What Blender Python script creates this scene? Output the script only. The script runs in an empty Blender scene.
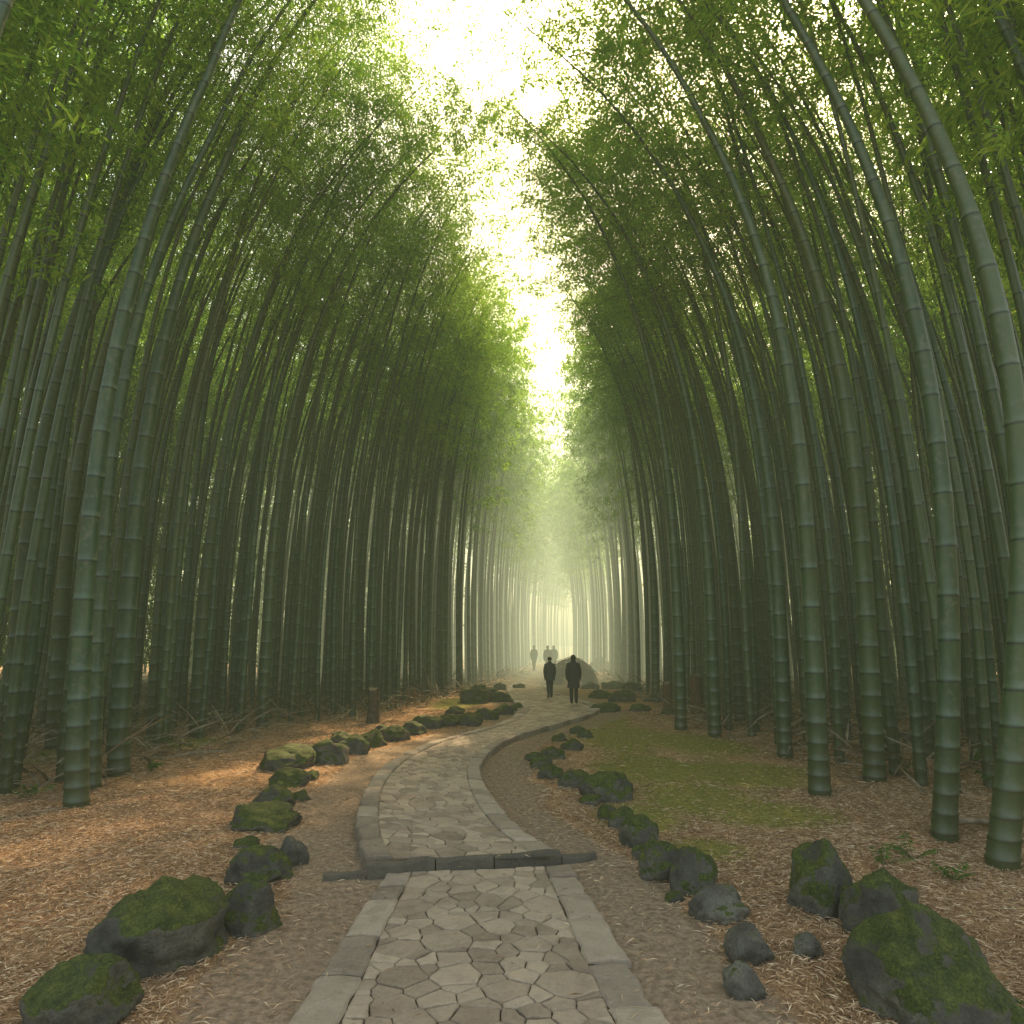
import bpy, bmesh, math, random
import numpy as np
from mathutils import Vector, noise, Matrix
random.seed(7); RNG = np.random.default_rng(7)
PI = math.pi
S = bpy.context.scene
COL = S.collection

# ---------------------------------------------------------------- camera
F = 650.0; CH = 2.05; TH = math.atan((645-512)/F)
cd = bpy.data.cameras.new('camera'); cam = bpy.data.objects.new('camera', cd); COL.objects.link(cam)
cam.location = (0, 0, CH); cam.rotation_euler = (PI/2+TH, 0, 0)
cd.sensor_width = 36; cd.lens = F/1024*36; cd.clip_end = 2000; cd.clip_start = .05
S.camera = cam
def G(px, py, z=0.0):
    """ground point surveyed from the photograph -> (x, y, metres per pixel)"""
    u = (px-512)/F; v = (py-512)/F
    dz = math.sin(TH)-v*math.cos(TH); dy = math.cos(TH)+v*math.sin(TH)
    t = (z-CH)/dz
    return u*t, dy*t, t/F

# ---------------------------------------------------------------- helpers
def tag(o, label=None, cat=None, group=None, kind=None):
    if label: o['label'] = label
    if cat: o['category'] = cat
    if group: o['group'] = group
    if kind: o['kind'] = kind
    return o
def mesh_np(name, V, Fq, mats=(), midx=None, smooth=False, attrs=None):
    V = np.asarray(V, dtype=np.float32); Fq = np.asarray(Fq, dtype=np.int32)
    me = bpy.data.meshes.new(name)
    me.vertices.add(len(V)); me.vertices.foreach_set('co', V.ravel())
    k = Fq.shape[1]
    me.loops.add(Fq.size); me.loops.foreach_set('vertex_index', Fq.ravel())
    me.polygons.add(len(Fq)); me.polygons.foreach_set('loop_start', np.arange(0, Fq.size, k, dtype=np.int32))
    me.polygons.foreach_set('loop_total', np.full(len(Fq), k, dtype=np.int32))
    for m in mats: me.materials.append(m)
    if midx is not None: me.polygons.foreach_set('material_index', np.asarray(midx, dtype=np.int32))
    me.polygons.foreach_set('use_smooth', np.full(len(Fq), smooth))
    if attrs:
        for n, a in attrs.items():
            at = me.attributes.new(n, 'FLOAT', 'POINT'); at.data.foreach_set('value', np.asarray(a, dtype=np.float32))
    me.update(calc_edges=True)
    return me
def link(name, me, parent=None):
    o = bpy.data.objects.new(name, me); COL.objects.link(o)
    if parent: o.parent = parent
    return o
def mesh_py(name, V, Fs, mats=(), smooth=False, attrs=None):
    me = bpy.data.meshes.new(name); me.from_pydata([tuple(v) for v in V], [], Fs)
    for m in mats: me.materials.append(m)
    me.polygons.foreach_set('use_smooth', np.full(len(me.polygons), smooth))
    if attrs:
        for n, a in attrs.items():
            at = me.attributes.new(n, 'FLOAT', 'POINT'); at.data.foreach_set('value', np.asarray(a, dtype=np.float32))
    me.update(); return me
def empty(name, loc, rz=0, sc=1):
    o = bpy.data.objects.new(name, None); COL.objects.link(o); o.location = loc; o.rotation_euler.z = rz
    o.scale = (sc, sc, sc); o.empty_display_size = .2
    return o

# ---------------------------------------------------------------- materials
def newmat(name):
    m = bpy.data.materials.new(name); m.use_nodes = True
    nt = m.node_tree; nt.nodes.clear()
    out = nt.nodes.new('ShaderNodeOutputMaterial')
    return m, nt, out
def L(nt, a, b): nt.links.new(a, b)
def ramp(nt, fac, stops):
    r = nt.nodes.new('ShaderNodeValToRGB')
    els = r.color_ramp.elements
    while len(els) < len(stops): els.new(.5)
    for e, (p, c) in zip(els, stops): e.position = p; e.color = (*c, 1)
    L(nt, fac, r.inputs[0]); return r.outputs[0]
def attr(nt, n):
    a = nt.nodes.new('ShaderNodeAttribute'); a.attribute_name = n; return a.outputs['Fac']
def nz(nt, scale, detail=4, rough=.6, coord=None, dist=0):
    n = nt.nodes.new('ShaderNodeTexNoise'); n.inputs['Scale'].default_value = scale
    n.inputs['Detail'].default_value = detail; n.inputs['Roughness'].default_value = rough; n.inputs['Distortion'].default_value = dist
    if coord is not None: L(nt, coord, n.inputs['Vector'])
    return n.outputs['Fac']
def mixc(nt, fac, a, b, mode='MIX'):
    m = nt.nodes.new('ShaderNodeMix'); m.data_type = 'RGBA'; m.blend_type = mode
    for sock, val in ((m.inputs[0], fac), (m.inputs[6], a), (m.inputs[7], b)):
        if isinstance(val, (int, float)): sock.default_value = val
        elif isinstance(val, tuple): sock.default_value = (*val, 1)
        else: L(nt, val, sock)
    return m.outputs[2]
def math_(nt, op, a, b=0.0, clamp=False):
    m = nt.nodes.new('ShaderNodeMath'); m.operation = op; m.use_clamp = clamp
    for sock, val in ((m.inputs[0], a), (m.inputs[1], b)):
        if isinstance(val, (int, float)): sock.default_value = val
        else: L(nt, val, sock)
    return m.outputs[0]
def mrange(nt, v, a, b, c=0, d=1, smooth=True):
    m = nt.nodes.new('ShaderNodeMapRange'); m.interpolation_type = 'SMOOTHSTEP' if smooth else 'LINEAR'
    L(nt, v, m.inputs[0])
    for i, x in enumerate((a, b, c, d)): m.inputs[i+1].default_value = x
    return m.outputs[0]
def bump(nt, h, strength=.5, dist=.02):
    b = nt.nodes.new('ShaderNodeBump'); b.inputs['Strength'].default_value = strength; b.inputs['Distance'].default_value = dist
    L(nt, h, b.inputs['Height'])
    return b.outputs[0]
def bsdf(nt, out, col, rough=.7, nrm=None, spec=.3):
    b = nt.nodes.new('ShaderNodeBsdfPrincipled')
    if isinstance(col, tuple): b.inputs['Base Color'].default_value = (*col, 1)
    else: L(nt, col, b.inputs['Base Color'])
    if isinstance(rough, float): b.inputs['Roughness'].default_value = rough
    else: L(nt, rough, b.inputs['Roughness'])
    b.inputs['Specular IOR Level'].default_value = spec
    if nrm is not None: L(nt, nrm, b.inputs['Normal'])
    L(nt, b.outputs[0], out.inputs[0]); return b
def objpos(nt):
    return nt.nodes.new('ShaderNodeTexCoord').outputs['Object']
def worldpos(nt):
    return nt.nodes.new('ShaderNodeNewGeometry').outputs['Position']

def mat_culm():
    m, nt, out = newmat('bamboo_skin')
    p = objpos(nt)
    oi = nt.nodes.new('ShaderNodeObjectInfo')
    mp = nt.nodes.new('ShaderNodeMapping'); mp.inputs['Scale'].default_value = (6, 6, .8); L(nt, p, mp.inputs[0])
    n1 = nz(nt, 1.6, 2, .65, mp.outputs[0])
    n2 = nz(nt, 11, 2, .7, p)
    c = ramp(nt, n1, [(.25, (.016, .044, .020)), (.5, (.030, .070, .032)), (.75, (.065, .105, .050))])
    c = mixc(nt, math_(nt, 'MULTIPLY', oi.outputs['Random'], .55), c, (.080, .108, .036))
    c = mixc(nt, mrange(nt, n2, .52, .72, 0, .6), c, (.105, .115, .076))
    t = attr(nt, 'tone')
    c = mixc(nt, mrange(nt, t, .55, 1, 0, .28, False), c, (.16, .19, .135))
    c = mixc(nt, mrange(nt, t, .45, 0, 0, .85, False), c, (.012, .014, .009))
    h = attr(nt, 'hgt')
    c = mixc(nt, mrange(nt, math_(nt, 'ADD', h, math_(nt, 'MULTIPLY', n2, 1.0)), 2.2, .6, 0, .65), c, (.055, .05, .018))
    bsdf(nt, out, c, .42, None, .42)
    return m
def mat_leaf(name, cols, tr=.5):
    m, nt, out = newmat(name)
    g = nt.nodes.new('ShaderNodeNewGeometry')
    n1 = nz(nt, .4, 0, .5, g.outputs['Position'])
    f = math_(nt, 'ADD', math_(nt, 'MULTIPLY', g.outputs['Random Per Island'], .5), math_(nt, 'MULTIPLY', n1, .75))
    c = ramp(nt, f, [(.2, cols[0]), (.5, cols[1]), (.85, cols[2])])
    d = nt.nodes.new('ShaderNodeBsdfDiffuse'); L(nt, c, d.inputs['Color'])
    t = nt.nodes.new('ShaderNodeBsdfTranslucent')
    L(nt, mixc(nt, 1.0, c, (2.3, 2.2, 1.2), 'MULTIPLY'), t.inputs[0])
    x = nt.nodes.new('ShaderNodeMixShader'); x.inputs[0].default_value = tr
    L(nt, d.outputs[0], x.inputs[1]); L(nt, t.outputs[0], x.inputs[2]); L(nt, x.outputs[0], out.inputs[0])
    return m
def mat_ground():
    m, nt, out = newmat('forest_floor')
    p = worldpos(nt)
    n1 = nz(nt, 1.1, 3, .6, p); n2 = nz(nt, 16, 5, .75, p)
    mp = nt.nodes.new('ShaderNodeMapping'); mp.inputs['Scale'].default_value = (30, 9, 9); L(nt, p, mp.inputs[0])
    n4 = nz(nt, 2, 3, .8, mp.outputs[0], 2.0)
    litter = ramp(nt, n4, [(.3, (.11, .056, .025)), (.48, (.35, .20, .098)), (.62, (.55, .35, .185))])
    litter = mixc(nt, mrange(nt, n1, .35, .65, 0, .55), litter, (.18, .098, .046))
    dirt = ramp(nt, n2, [(.35, (.165, .112, .070)), (.65, (.38, .27, .175))])
    moss = ramp(nt, n2, [(.35, (.10, .108, .020)), (.65, (.28, .255, .055))])
    dm = attr(nt, 'dirt'); mm = attr(nt, 'moss')
    dmf = mrange(nt, math_(nt, 'ADD', dm, math_(nt, 'MULTIPLY', n2, .35)), .5, .8)
    mmf = mrange(nt, math_(nt, 'ADD', mm, math_(nt, 'ADD', math_(nt, 'MULTIPLY', n2, .7), math_(nt, 'MULTIPLY', n1, .7))), .80, 1.25, 0, .92)
    c = mixc(nt, dmf, litter, dirt); c = mixc(nt, mmf, c, moss)
    h = math_(nt, 'ADD', n2, math_(nt, 'MULTIPLY', n4, .5))
    bsdf(nt, out, c, .9, bump(nt, h, .8, .03), .1)
    return m
def mat_stone(name, dark, light, moss=0.0, sc=1.0):
    m, nt, out = newmat(name)
    p = worldpos(nt)
    n1 = nz(nt, 3.5*sc, 3, .7, p); n2 = nz(nt, 34*sc, 5, .8, p)
    t = attr(nt, 'tone')
    f = math_(nt, 'ADD', math_(nt, 'MULTIPLY', n1, .5), math_(nt, 'ADD', math_(nt, 'MULTIPLY', n2, .4), math_(nt, 'MULTIPLY', t, .28)))
    c = ramp(nt, f, [(.36, dark), (.58, tuple((a+b)/2 for a, b in zip(dark, light))), (.83, light)])
    c = mixc(nt, mrange(nt, n2, .56, .68, 0, .5), c, tuple(x*.5 for x in dark))
    if moss:
        c = mixc(nt, mrange(nt, n1, .52, .68, 0, moss), c, (.11, .082, .038))
    h = math_(nt, 'ADD', n2, math_(nt, 'MULTIPLY', n1, 1.5))
    bsdf(nt, out, c, .64, bump(nt, h, 1.0, .024), .4)
    return m
def mat_rock(name='mossy_rock', amount=.5):
    m, nt, out = newmat(name)
    p = worldpos(nt); g = nt.nodes.new('ShaderNodeNewGeometry')
    sx = nt.nodes.new('ShaderNodeSeparateXYZ'); L(nt, g.outputs['Normal'], sx.inputs[0])
    n1 = nz(nt, 3, 4, .7, p); n2 = nz(nt, 60, 5, .75, p); n3 = nz(nt, 9, 3, .7, p)
    rock = ramp(nt, n1, [(.3, (.040, .035, .026)), (.5, (.10, .088, .066)), (.72, (.22, .195, .145))])
    rock = mixc(nt, mrange(nt, n2, .48, .68, 0, .65), rock, (.035, .031, .022))
    moss = ramp(nt, math_(nt, 'ADD', math_(nt, 'MULTIPLY', n2, .6), math_(nt, 'MULTIPLY', n3, .4)), [(.36, (.014, .020, .004)), (.5, (.050, .062, .010)), (.64, (.125, .130, .024))])
    k = math_(nt, 'ADD', math_(nt, 'MULTIPLY', sx.outputs[2], .40), math_(nt, 'ADD', math_(nt, 'MULTIPLY', n1, 1.3), math_(nt, 'MULTIPLY', n3, .5)))
    f = mrange(nt, k, 1.38-amount, 1.52-amount)
    c = mixc(nt, f, rock, moss)
    bsdf(nt, out, c, .8, bump(nt, math_(nt, 'ADD', n2, n3), .8, .025), .3)
    return m
def mat_plain(name, a, b, sc=8, rough=.8):
    m, nt, out = newmat(name); p = objpos(nt); n = nz(nt, sc, 4, .7, p)
    bsdf(nt, out, ramp(nt, n, [(.3, a), (.7, b)]), rough, bump(nt, n, .3, .01), .2); return m
def mat_straw():
    m, nt, out = newmat('dry_leaf')
    g = nt.nodes.new('ShaderNodeNewGeometry')
    c = ramp(nt, g.outputs['Random Per Island'], [(0, (.14, .072, .032)), (.45, (.38, .225, .115)), (.8, (.56, .375, .215)), (1, (.66, .50, .32))])
    bsdf(nt, out, c, .7, None, .3); return m

M = dict(culm=mat_culm(),
         leaf=mat_leaf('bamboo_leaf', [(.055, .125, .030), (.105, .205, .048), (.20, .30, .068)], .5),
         fern=mat_leaf('fern_leaf', [(.025, .055, .012), (.05, .10, .02), (.08, .14, .03)], .3),
         ground=mat_ground(), stone=mat_stone('flagstone', (.22, .150, .10), (.60, .455, .31), .3),
         kerb=mat_stone('kerb_stone', (.18, .130, .092), (.52, .41, .295), .35),
         step=mat_stone('step_stone', (.05, .040, .030), (.20, .16, .115), .3),
         joint=mat_plain('joint_earth', (.040, .027, .017), (.095, .067, .042), 30, .95),
         rock=mat_rock('mossy_rock', .40), rockbare=mat_rock('bare_rock', .08),
         straw=mat_straw(), twig=mat_plain('twig_bark', (.05, .055, .022), (.13, .14, .06)),
         wood=mat_plain('dead_wood', (.10, .075, .048), (.30, .23, .15)),
         darkwood=mat_plain('weathered_wood', (.035, .026, .018), (.12, .09, .06)),
         brush=mat_plain('dry_branch', (.05, .032, .018), (.17, .115, .065)),
         redwood=mat_plain('rotten_stump', (.05, .030, .018), (.17, .095, .055)),
         cut=mat_plain('cut_end', (.12, .095, .06), (.24, .19, .12)))

# ---------------------------------------------------------------- path edges
lowpix = [((232, 1130), (738, 1130)), ((262, 1075), (700, 1075)), ((290, 1024), (665, 1024)), ((316, 985), (641, 985)), ((342, 942), (614, 942)), ((366, 905), (590, 903)), ((386, 876), (569, 868))]
RZ = .09
uppix = [((367, 864), (563, 856)), ((358, 842), (540, 842)), ((357, 820), (517, 826)), ((363, 793), (496, 803)), ((376, 774), (484, 782)), ((396, 759), (481, 765)), ((425, 745), (492, 750)),
         ((455, 736), (513, 738)), ((482, 729), (541, 729)), ((503, 722), (572, 720)), ((515, 714), (594, 713)), ((518, 707), (601, 707)), ((512, 699), (585, 701)), ((507, 693), (564, 695)), ((508, 687), (550, 689)),
         ((515, 682), (546, 683)), ((525, 677), (549, 677)), ((532, 673), (553, 673)), ((536, 670), (556, 670))]
def edges(pix, z, n):
    Lp = np.array([G(*a, z)[:2] for a, b in pix]); Rp = np.array([G(*b, z)[:2] for a, b in pix])
    def cr(P, t):
        i = int(min(max(math.floor(t), 0), len(P)-2)); f = t-i
        p0 = P[max(i-1, 0)]; p1 = P[i]; p2 = P[i+1]; p3 = P[min(i+2, len(P)-1)]
        return .5*((2*p1)+(-p0+p2)*f+(2*p0-5*p1+4*p2-p3)*f*f+(-p0+3*p1-3*p2+p3)*f**3)
    ts = np.linspace(0, len(pix)-1, n)
    A = np.array([cr(Lp, t) for t in ts]); B = np.array([cr(Rp, t) for t in ts])
    C_ = (A+B)/2; s = np.concatenate([[0], np.cumsum(np.linalg.norm(np.diff(C_, axis=0), axis=1))])
    return A, B, s
LOW = edges(lowpix, 0, 60); UP = edges(uppix, RZ, 300)
HW = .95
def pmap(E, s, t):
    A, B, S_ = E
    f = (t/HW+1)/2
    ax = np.interp(s, S_, A[:, 0]); ay = np.interp(s, S_, A[:, 1]); bx = np.interp(s, S_, B[:, 0]); by = np.interp(s, S_, B[:, 1])
    return ax*(1-f)+bx*f, ay*(1-f)+by*f
cent = np.concatenate([(LOW[0]+LOW[1])/2, (UP[0]+UP[1])/2]); halfw = np.concatenate([np.linalg.norm(LOW[1]-LOW[0], axis=1)/2, np.linalg.norm(UP[1]-UP[0], axis=1)/2])
halfw = np.minimum(halfw, 1.6)
def edge_dist(X, Y):
    X = np.asarray(X, float); Y = np.asarray(Y, float); sh = X.shape; X = X.ravel(); Y = Y.ravel()
    best = np.full(len(X), 1e9)
    for (cx, cy), w in zip(cent, halfw):
        best = np.minimum(best, np.hypot(X-cx, Y-cy)-w)
    return best.reshape(sh)

# ---------------------------------------------------------------- ground
MOSS = [(650, 770, 1.2, 1.9), (700, 800, 1.2, 1.2), (620, 738, 1.5, 2.8), (740, 775, 1.4, 1.6), (600, 722, 1.0, 2), (770, 815, 1.0, .9), (455, 705, 1, 2.5), (700, 850, .6, .6), (30, 760, .8, .8), (180, 745, 1, 1), (690, 745, 1.5, 2), (640, 815, .7, .8)]
def sstep(x, a, b):
    t = np.clip((x-a)/(b-a), 0, 1); return t*t*(3-2*t)
def gh_arr(X, Y, D):
    n = np.array([noise.noise((x*.45, y*.45, 3.1))*.11+noise.noise((x*1.6, y*1.6, 7))*.035 for x, y in zip(X.ravel(), Y.ravel())]).reshape(X.shape)
    return sstep(D, .25, 1.6)*(n+.02)+sstep(np.abs(X), 6, 30)*.8+sstep(D, 0.0, .25)*.004-.012*(D < .05)
def gh(x, y):
    return float(gh_arr(np.array([x]), np.array([y]), edge_dist(np.array([x]), np.array([y])))[0])
def moss_at(x, y):
    m = np.zeros_like(x)
    for (px, py, rx, ry) in MOSS:
        gx, gy, _ = G(px, py); m = np.maximum(m, np.clip(1.15-np.hypot((x-gx)/rx, (y-gy)/ry), 0, 1))
    return m
def axis(lo, dlo, dhi, hi, step, g=1.18):
    a = list(np.arange(dlo, dhi, step)); d = step; v = a[-1]
    while v < hi: d *= g; v += d; a.append(v)
    d = step; v = a[0]; pre = []
    while v > lo: d *= g; v -= d; pre.append(v)
    return np.array(pre[::-1]+a)
xs = axis(-400, -9, 9, 400, .1); ys = axis(-40, 2.2, 20, 600, .1, 1.06)
X, Y = np.meshgrid(xs, ys); D = edge_dist(X, Y); Z = gh_arr(X, Y, D)
nj = np.array([noise.noise((x*.9, y*.9, 11)) for x, y in zip(X.ravel(), Y.ravel())]).reshape(X.shape)
dirtm = 1-sstep(D+nj*.3, .45, 1.0)
mossm = np.clip(moss_at(X, Y)*.95, 0, 1)*(1-dirtm*.8)
nx, ny = len(xs), len(ys)
idx = np.arange(nx*ny).reshape(ny, nx)
Fq = np.stack([idx[:-1, :-1], idx[:-1, 1:], idx[1:, 1:], idx[1:, :-1]], -1).reshape(-1, 4)
g = link('ground', mesh_np('ground', np.stack([X.ravel(), Y.ravel(), Z.ravel()], 1), Fq, [M['ground']], None, True, {'dirt': dirtm.ravel(), 'moss': mossm.ravel()}))
tag(g, 'brown forest floor of dry bamboo leaves with mossy patches', 'ground', kind='structure')

# ---------------------------------------------------------------- paving
def clip_poly(P, n, d):
    out = []
    for i in range(len(P)):
        a = P[i]; b = P[(i+1) % len(P)]; da = a[0]*n[0]+a[1]*n[1]-d; db = b[0]*n[0]+b[1]*n[1]-d
        if da <= 0: out.append(a)
        if (da < 0 < db) or (db < 0 < da):
            t = da/(da-db); out.append((a[0]+(b[0]-a[0])*t, a[1]+(b[1]-a[1])*t))
    return out
def chaikin(P, q=.2):
    o = []
    for i in range(len(P)):
        a = P[i]; b = P[(i+1) % len(P)]
        o.append((a[0]*(1-q)+b[0]*q, a[1]*(1-q)+b[1]*q)); o.append((a[0]*q+b[0]*(1-q), a[1]*q+b[1]*(1-q)))
    return o
def paving(E, ztop, s0, s1, w, seed):
    r = random.Random(seed); sites = []
    grid = {}
    for k in range(int((s1-s0)*w*2*300)):
        s = r.uniform(s0, s1); t = r.uniform(-w, w); rad = r.choice([.06, .08, .10, .115, .135, .165]) if k < (s1-s0)*60 else r.choice([.05, .07])
        gi, gj = int(s/.4), int(t/.4+50); ok = True
        for a in (-1, 0, 1):
            for b in (-1, 0, 1):
                for q in grid.get((gi+a, gj+b), ()):
                    if math.hypot((s-q[0])*1.35, (t-q[1])*.80) < (rad+q[2])*.90: ok = False; break
                if not ok: break
            if not ok: break
        if ok: grid.setdefault((gi, gj), []).append((s, t, rad)); sites.append((s, t, rad))
    V = []; Fs = []; tone = []
    for (s, t, rad) in sites:
        P = [(s-.5, t-.5), (s+.5, t-.5), (s+.5, t+.5), (s-.5, t+.5)]
        gi, gj = int(s/.4), int(t/.4+50)
        for a in (-2, -1, 0, 1, 2):
            for b in (-2, -1, 0, 1, 2):
                for q in grid.get((gi+a, gj+b), ()):
                    dx, dy = q[0]-s, q[1]-t; dd = math.hypot(dx, dy)
                    if dd < 1e-6 or dd > .8: continue
                    m = (dd*dd+rad*rad-q[2]*q[2])/(2*dd)-.0034
                    n = (dx/dd, dy/dd); P = clip_poly(P, n, n[0]*s+n[1]*t+m)
                    if len(P) < 3: break
        for n, d in (((0, 1), w-.004), ((0, -1), w-.004), ((1, 0), s1), ((-1, 0), -s0)):
            P = clip_poly(P, n, d) if len(P) >= 3 else P
        if len(P) < 3: continue
        Q = []
        for i in range(len(P)):
            a = P[i]; b = P[(i+1) % len(P)]; Q.append(a); dl = math.hypot(b[0]-a[0], b[1]-a[1])
            if dl > .06:
                k = r.uniform(.35, .65); o_ = -abs(r.gauss(0, .03))*dl*.8
                nx_, ny_ = (b[1]-a[1])/dl, -(b[0]-a[0])/dl
                Q.append((a[0]+(b[0]-a[0])*k+nx_*o_, a[1]+(b[1]-a[1])*k+ny_*o_))
        P = chaikin(Q, .09)
        P = [(a+r.uniform(-.003, .003), b+r.uniform(-.003, .003)) for a, b in P]
        cx = sum(p[0] for p in P)/len(P); cy = sum(p[1] for p in P)/len(P)
        R = max(.04, min(math.hypot(a-cx, b-cy) for a, b in P))
        base = len(V); n = len(P); dz = r.uniform(-.004, .004); tx, ty = r.uniform(-.02, .02), r.uniform(-.02, .02); tn = r.random()
        k1 = 1-.004/R; k2 = 1-.012/R if R > .05 else .8
        for kk, zz in ((1.0, -.03), (1.0, -.005), (k1, 0), (k2, .003)):
            for a, b in P:
                aa, bb = cx+(a-cx)*kk, cy+(b-cy)*kk
                x, y = pmap(E, aa, bb)
                V.append((x, y, ztop+dz+zz+(aa-cx)*tx+(bb-cy)*ty)); tone.append(tn)
        for lv in range(3):
            for i in range(n):
                j = (i+1) % n; Fs.append((base+lv*n+i, base+lv*n+j, base+(lv+1)*n+j, base+(lv+1)*n+i))
        Fs.append(tuple(base+3*n+i for i in range(n)))
    return V, Fs, tone
def strip(E, z, w, s0, s1, n):
    V = []; Fs = []
    for i, s in enumerate(np.linspace(s0, s1, n)):
        for t in (-w, w):
            x, y = pmap(E, s, t); V.append((x, y, z))
        if i: b = 2*i; Fs.append((b-2, b-1, b+1, b))
    return V, Fs
def merge(parts):
    V = []; Fs = []; T = []
    for p in parts:
        b = len(V); V += list(p[0]); Fs += [tuple(i+b for i in f) for f in p[1]]; T += list(p[2]) if len(p) > 2 else [0]*len(p[0])
    return V, Fs, T
KW = .26
V, Fs, T = merge([paving(LOW, .024, 0, LOW[2][-1], HW-KW, 1), paving(UP, RZ+.0, .12, UP[2][-1], HW-KW, 2)])
o = link('path', mesh_py('path', V, Fs, [M['stone']], False, {'tone': T})); tag(o, 'winding path of irregular grey flagstones', 'path', kind='structure')
V, Fs, T = merge([strip(LOW, .012, HW-.1, 0, LOW[2][-1]-.02, 40), strip(UP, RZ-.012, HW-.1, .02, UP[2][-1], 300)])
o = link('path_bed', mesh_py('path_bed', V, Fs, [M['joint']], False)); tag(o, 'dark earth joints between the flagstones', 'path', kind='structure')
def kerb(E, ztop, depth, s0, s1, side, seed, lo=.35, hi=.7, w0=HW-KW, w1=HW):
    r = random.Random(seed); V = []; Fs = []; T = []; s = s0
    while s < s1-.1:
        ln = min(r.uniform(lo, hi), s1-s); n = max(2, int(ln/.05)); base = len(V); tn = r.random(); dz = r.uniform(-.012, .012); e = r.uniform(-.022, .022); e2 = r.uniform(-.010, .010)
        prof = [(w1+e, -depth), (w1+e, -.016), (w1+e-.018, 0), ((w0+w1)/2, .004), (w0+.016+e2, 0.0), (w0+e2, -.014), (w0+e2, -.05)]
        m = len(prof)
        for i in range(n+1):
            f = i/n; ss = s+.005+(ln-.010)*f; end = (i == 0 or i == n)
            for t, z in prof:
                zz = z-(.012 if end and z > -.02 else 0); tt = t+noise.noise((ss*7, t*5, seed))*.022
                x, y = pmap(E, ss, side*tt); V.append((x, y, ztop+dz+zz+noise.noise((x*6, y*6, seed))*.016)); T.append(tn)
            if i:
                for k in range(m-1):
                    a = base+(i-1)*m+k; Fs.append((a, a+1, a+1+m, a+m) if side > 0 else (a, a+m, a+m+1, a+1))
        Fs.append(tuple(base+k for k in range(m))); Fs.append(tuple(base+n*m+k for k in range(m)))
        s += ln
    return V, Fs, T
for side, nm in ((-1, 'left'), (1, 'right')):
    V, Fs, T = merge([kerb(LOW, .034, .08, 0, LOW[2][-1], side, 3+side), kerb(UP, RZ+.022, .16, .12, UP[2][-1], side, 8+side)])
    o = link('kerb', mesh_py('kerb', V, Fs, [M['kerb']], False, {'tone': T})); tag(o, 'long kerb stones edging the '+nm+' side of the path', 'kerb', kind='structure')
# low step of edging stones across the path
a = np.array(G(322, 882)[:2]); b = np.array(G(598, 861)[:2]); d = b-a; Ls = np.linalg.norm(d); d /= Ls; nrm = np.array([-d[1], d[0]])
V = []; Fs = []; T = []; s = 0; r = random.Random(5)
for ln in (.38, .62, .55, .66, .48, .4):
    ln = min(ln, Ls-s)
    if ln < .1: break
    top = RZ+.020+r.uniform(-.008, .008); n = 10; base = len(V); tn = r.random()*.4
    if s < .1: top = .05
    if s+ln > Ls-.1: top = .06
    prof = [(-.01, -.05), (0, top-.02), (.012, top), (.075, top+.001), (.09, top-.015), (.09, -.05)]
    for i in range(n+1):
        ss = s+.006+(ln-.012)*i/n
        for q, z in prof:
            P = a+d*ss+nrm*(q+noise.noise((ss*4, 1, 1))*.06); V.append((P[0], P[1], z+noise.noise((ss*5, q*9, 4))*.022)); T.append(tn)
        if i:
            for k in range(5):
                c = base+(i-1)*6+k; Fs.append((c, c+6, c+7, c+1))
    Fs.append(tuple(base+k for k in range(6))); Fs.append(tuple(base+n*6+k for k in range(6)))
    s += ln
o = link('step', mesh_py('step', V, Fs, [M['step']], False, {'tone': T})); tag(o, 'low dark stone step crossing the path', 'step', kind='structure')

# ---------------------------------------------------------------- bamboo
def curve(H, b, o, per=11.0, wob=0.0, ph=0.0, pw=3.8):
    def c(h):
        h = np.asarray(h, float)
        x = b*(np.maximum(h, 0)/H)**pw-o*np.sin(PI*np.clip(h/per, 0, 1))
        y = wob*np.sin(h*.35+ph)*np.clip(h/3, 0, 1)
        return x, y
    return c
def culm_mesh(H, r0, c, sides=10, seed=0, simple=False):
    r = random.Random(seed); hs = []; rs = []; tn = []
    def rad(h): return r0*(1-.955*(h/H)**1.2)*(1+.10*math.exp(-h/.25))
    h = -.15; hs.append(h); rs.append(rad(0)); tn.append(.3)
    h = .08
    while h < H-.3:
        R = rad(h)
        if simple:
            hs += [h-.03, h, h+.03]; rs += [R, R*1.08, R*.96]; tn += [.5, .0, .9]
        else:
            hs += [h-.03, h-.005, h+.006, h+.026, h+.10]
            rs += [R*.99, R*1.045, R*1.035, R*.97, R*.98]
            tn += [.5, .0, .15, 1.0, .62]
        u = h/H
        sp = .17+.45*min(1, h/3.0) if h < 3 else (.62-.25*max(0, (u-.35)/.65))
        h += sp*r.uniform(.92, 1.08)*(1.35 if simple else 1)
    hs.append(H); rs.append(.003); tn.append(.5)
    hs = np.array(hs); rs = np.array(rs); x, y = c(hs)
    ang = np.linspace(0, 2*PI, sides, endpoint=False)
    V = np.stack([x[:, None]+rs[:, None]*np.cos(ang), y[:, None]+rs[:, None]*np.sin(ang), np.repeat(hs[:, None], sides, 1)], -1).reshape(-1, 3)
    n = len(hs); i = np.arange((n-1)*sides); rr = i//sides; k = i % sides; k2 = (k+1) % sides
    Fq = np.stack([rr*sides+k, rr*sides+k2, (rr+1)*sides+k2, (rr+1)*sides+k], 1)
    return V, Fq, np.repeat(tn, sides), np.repeat(hs, sides)
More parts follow.
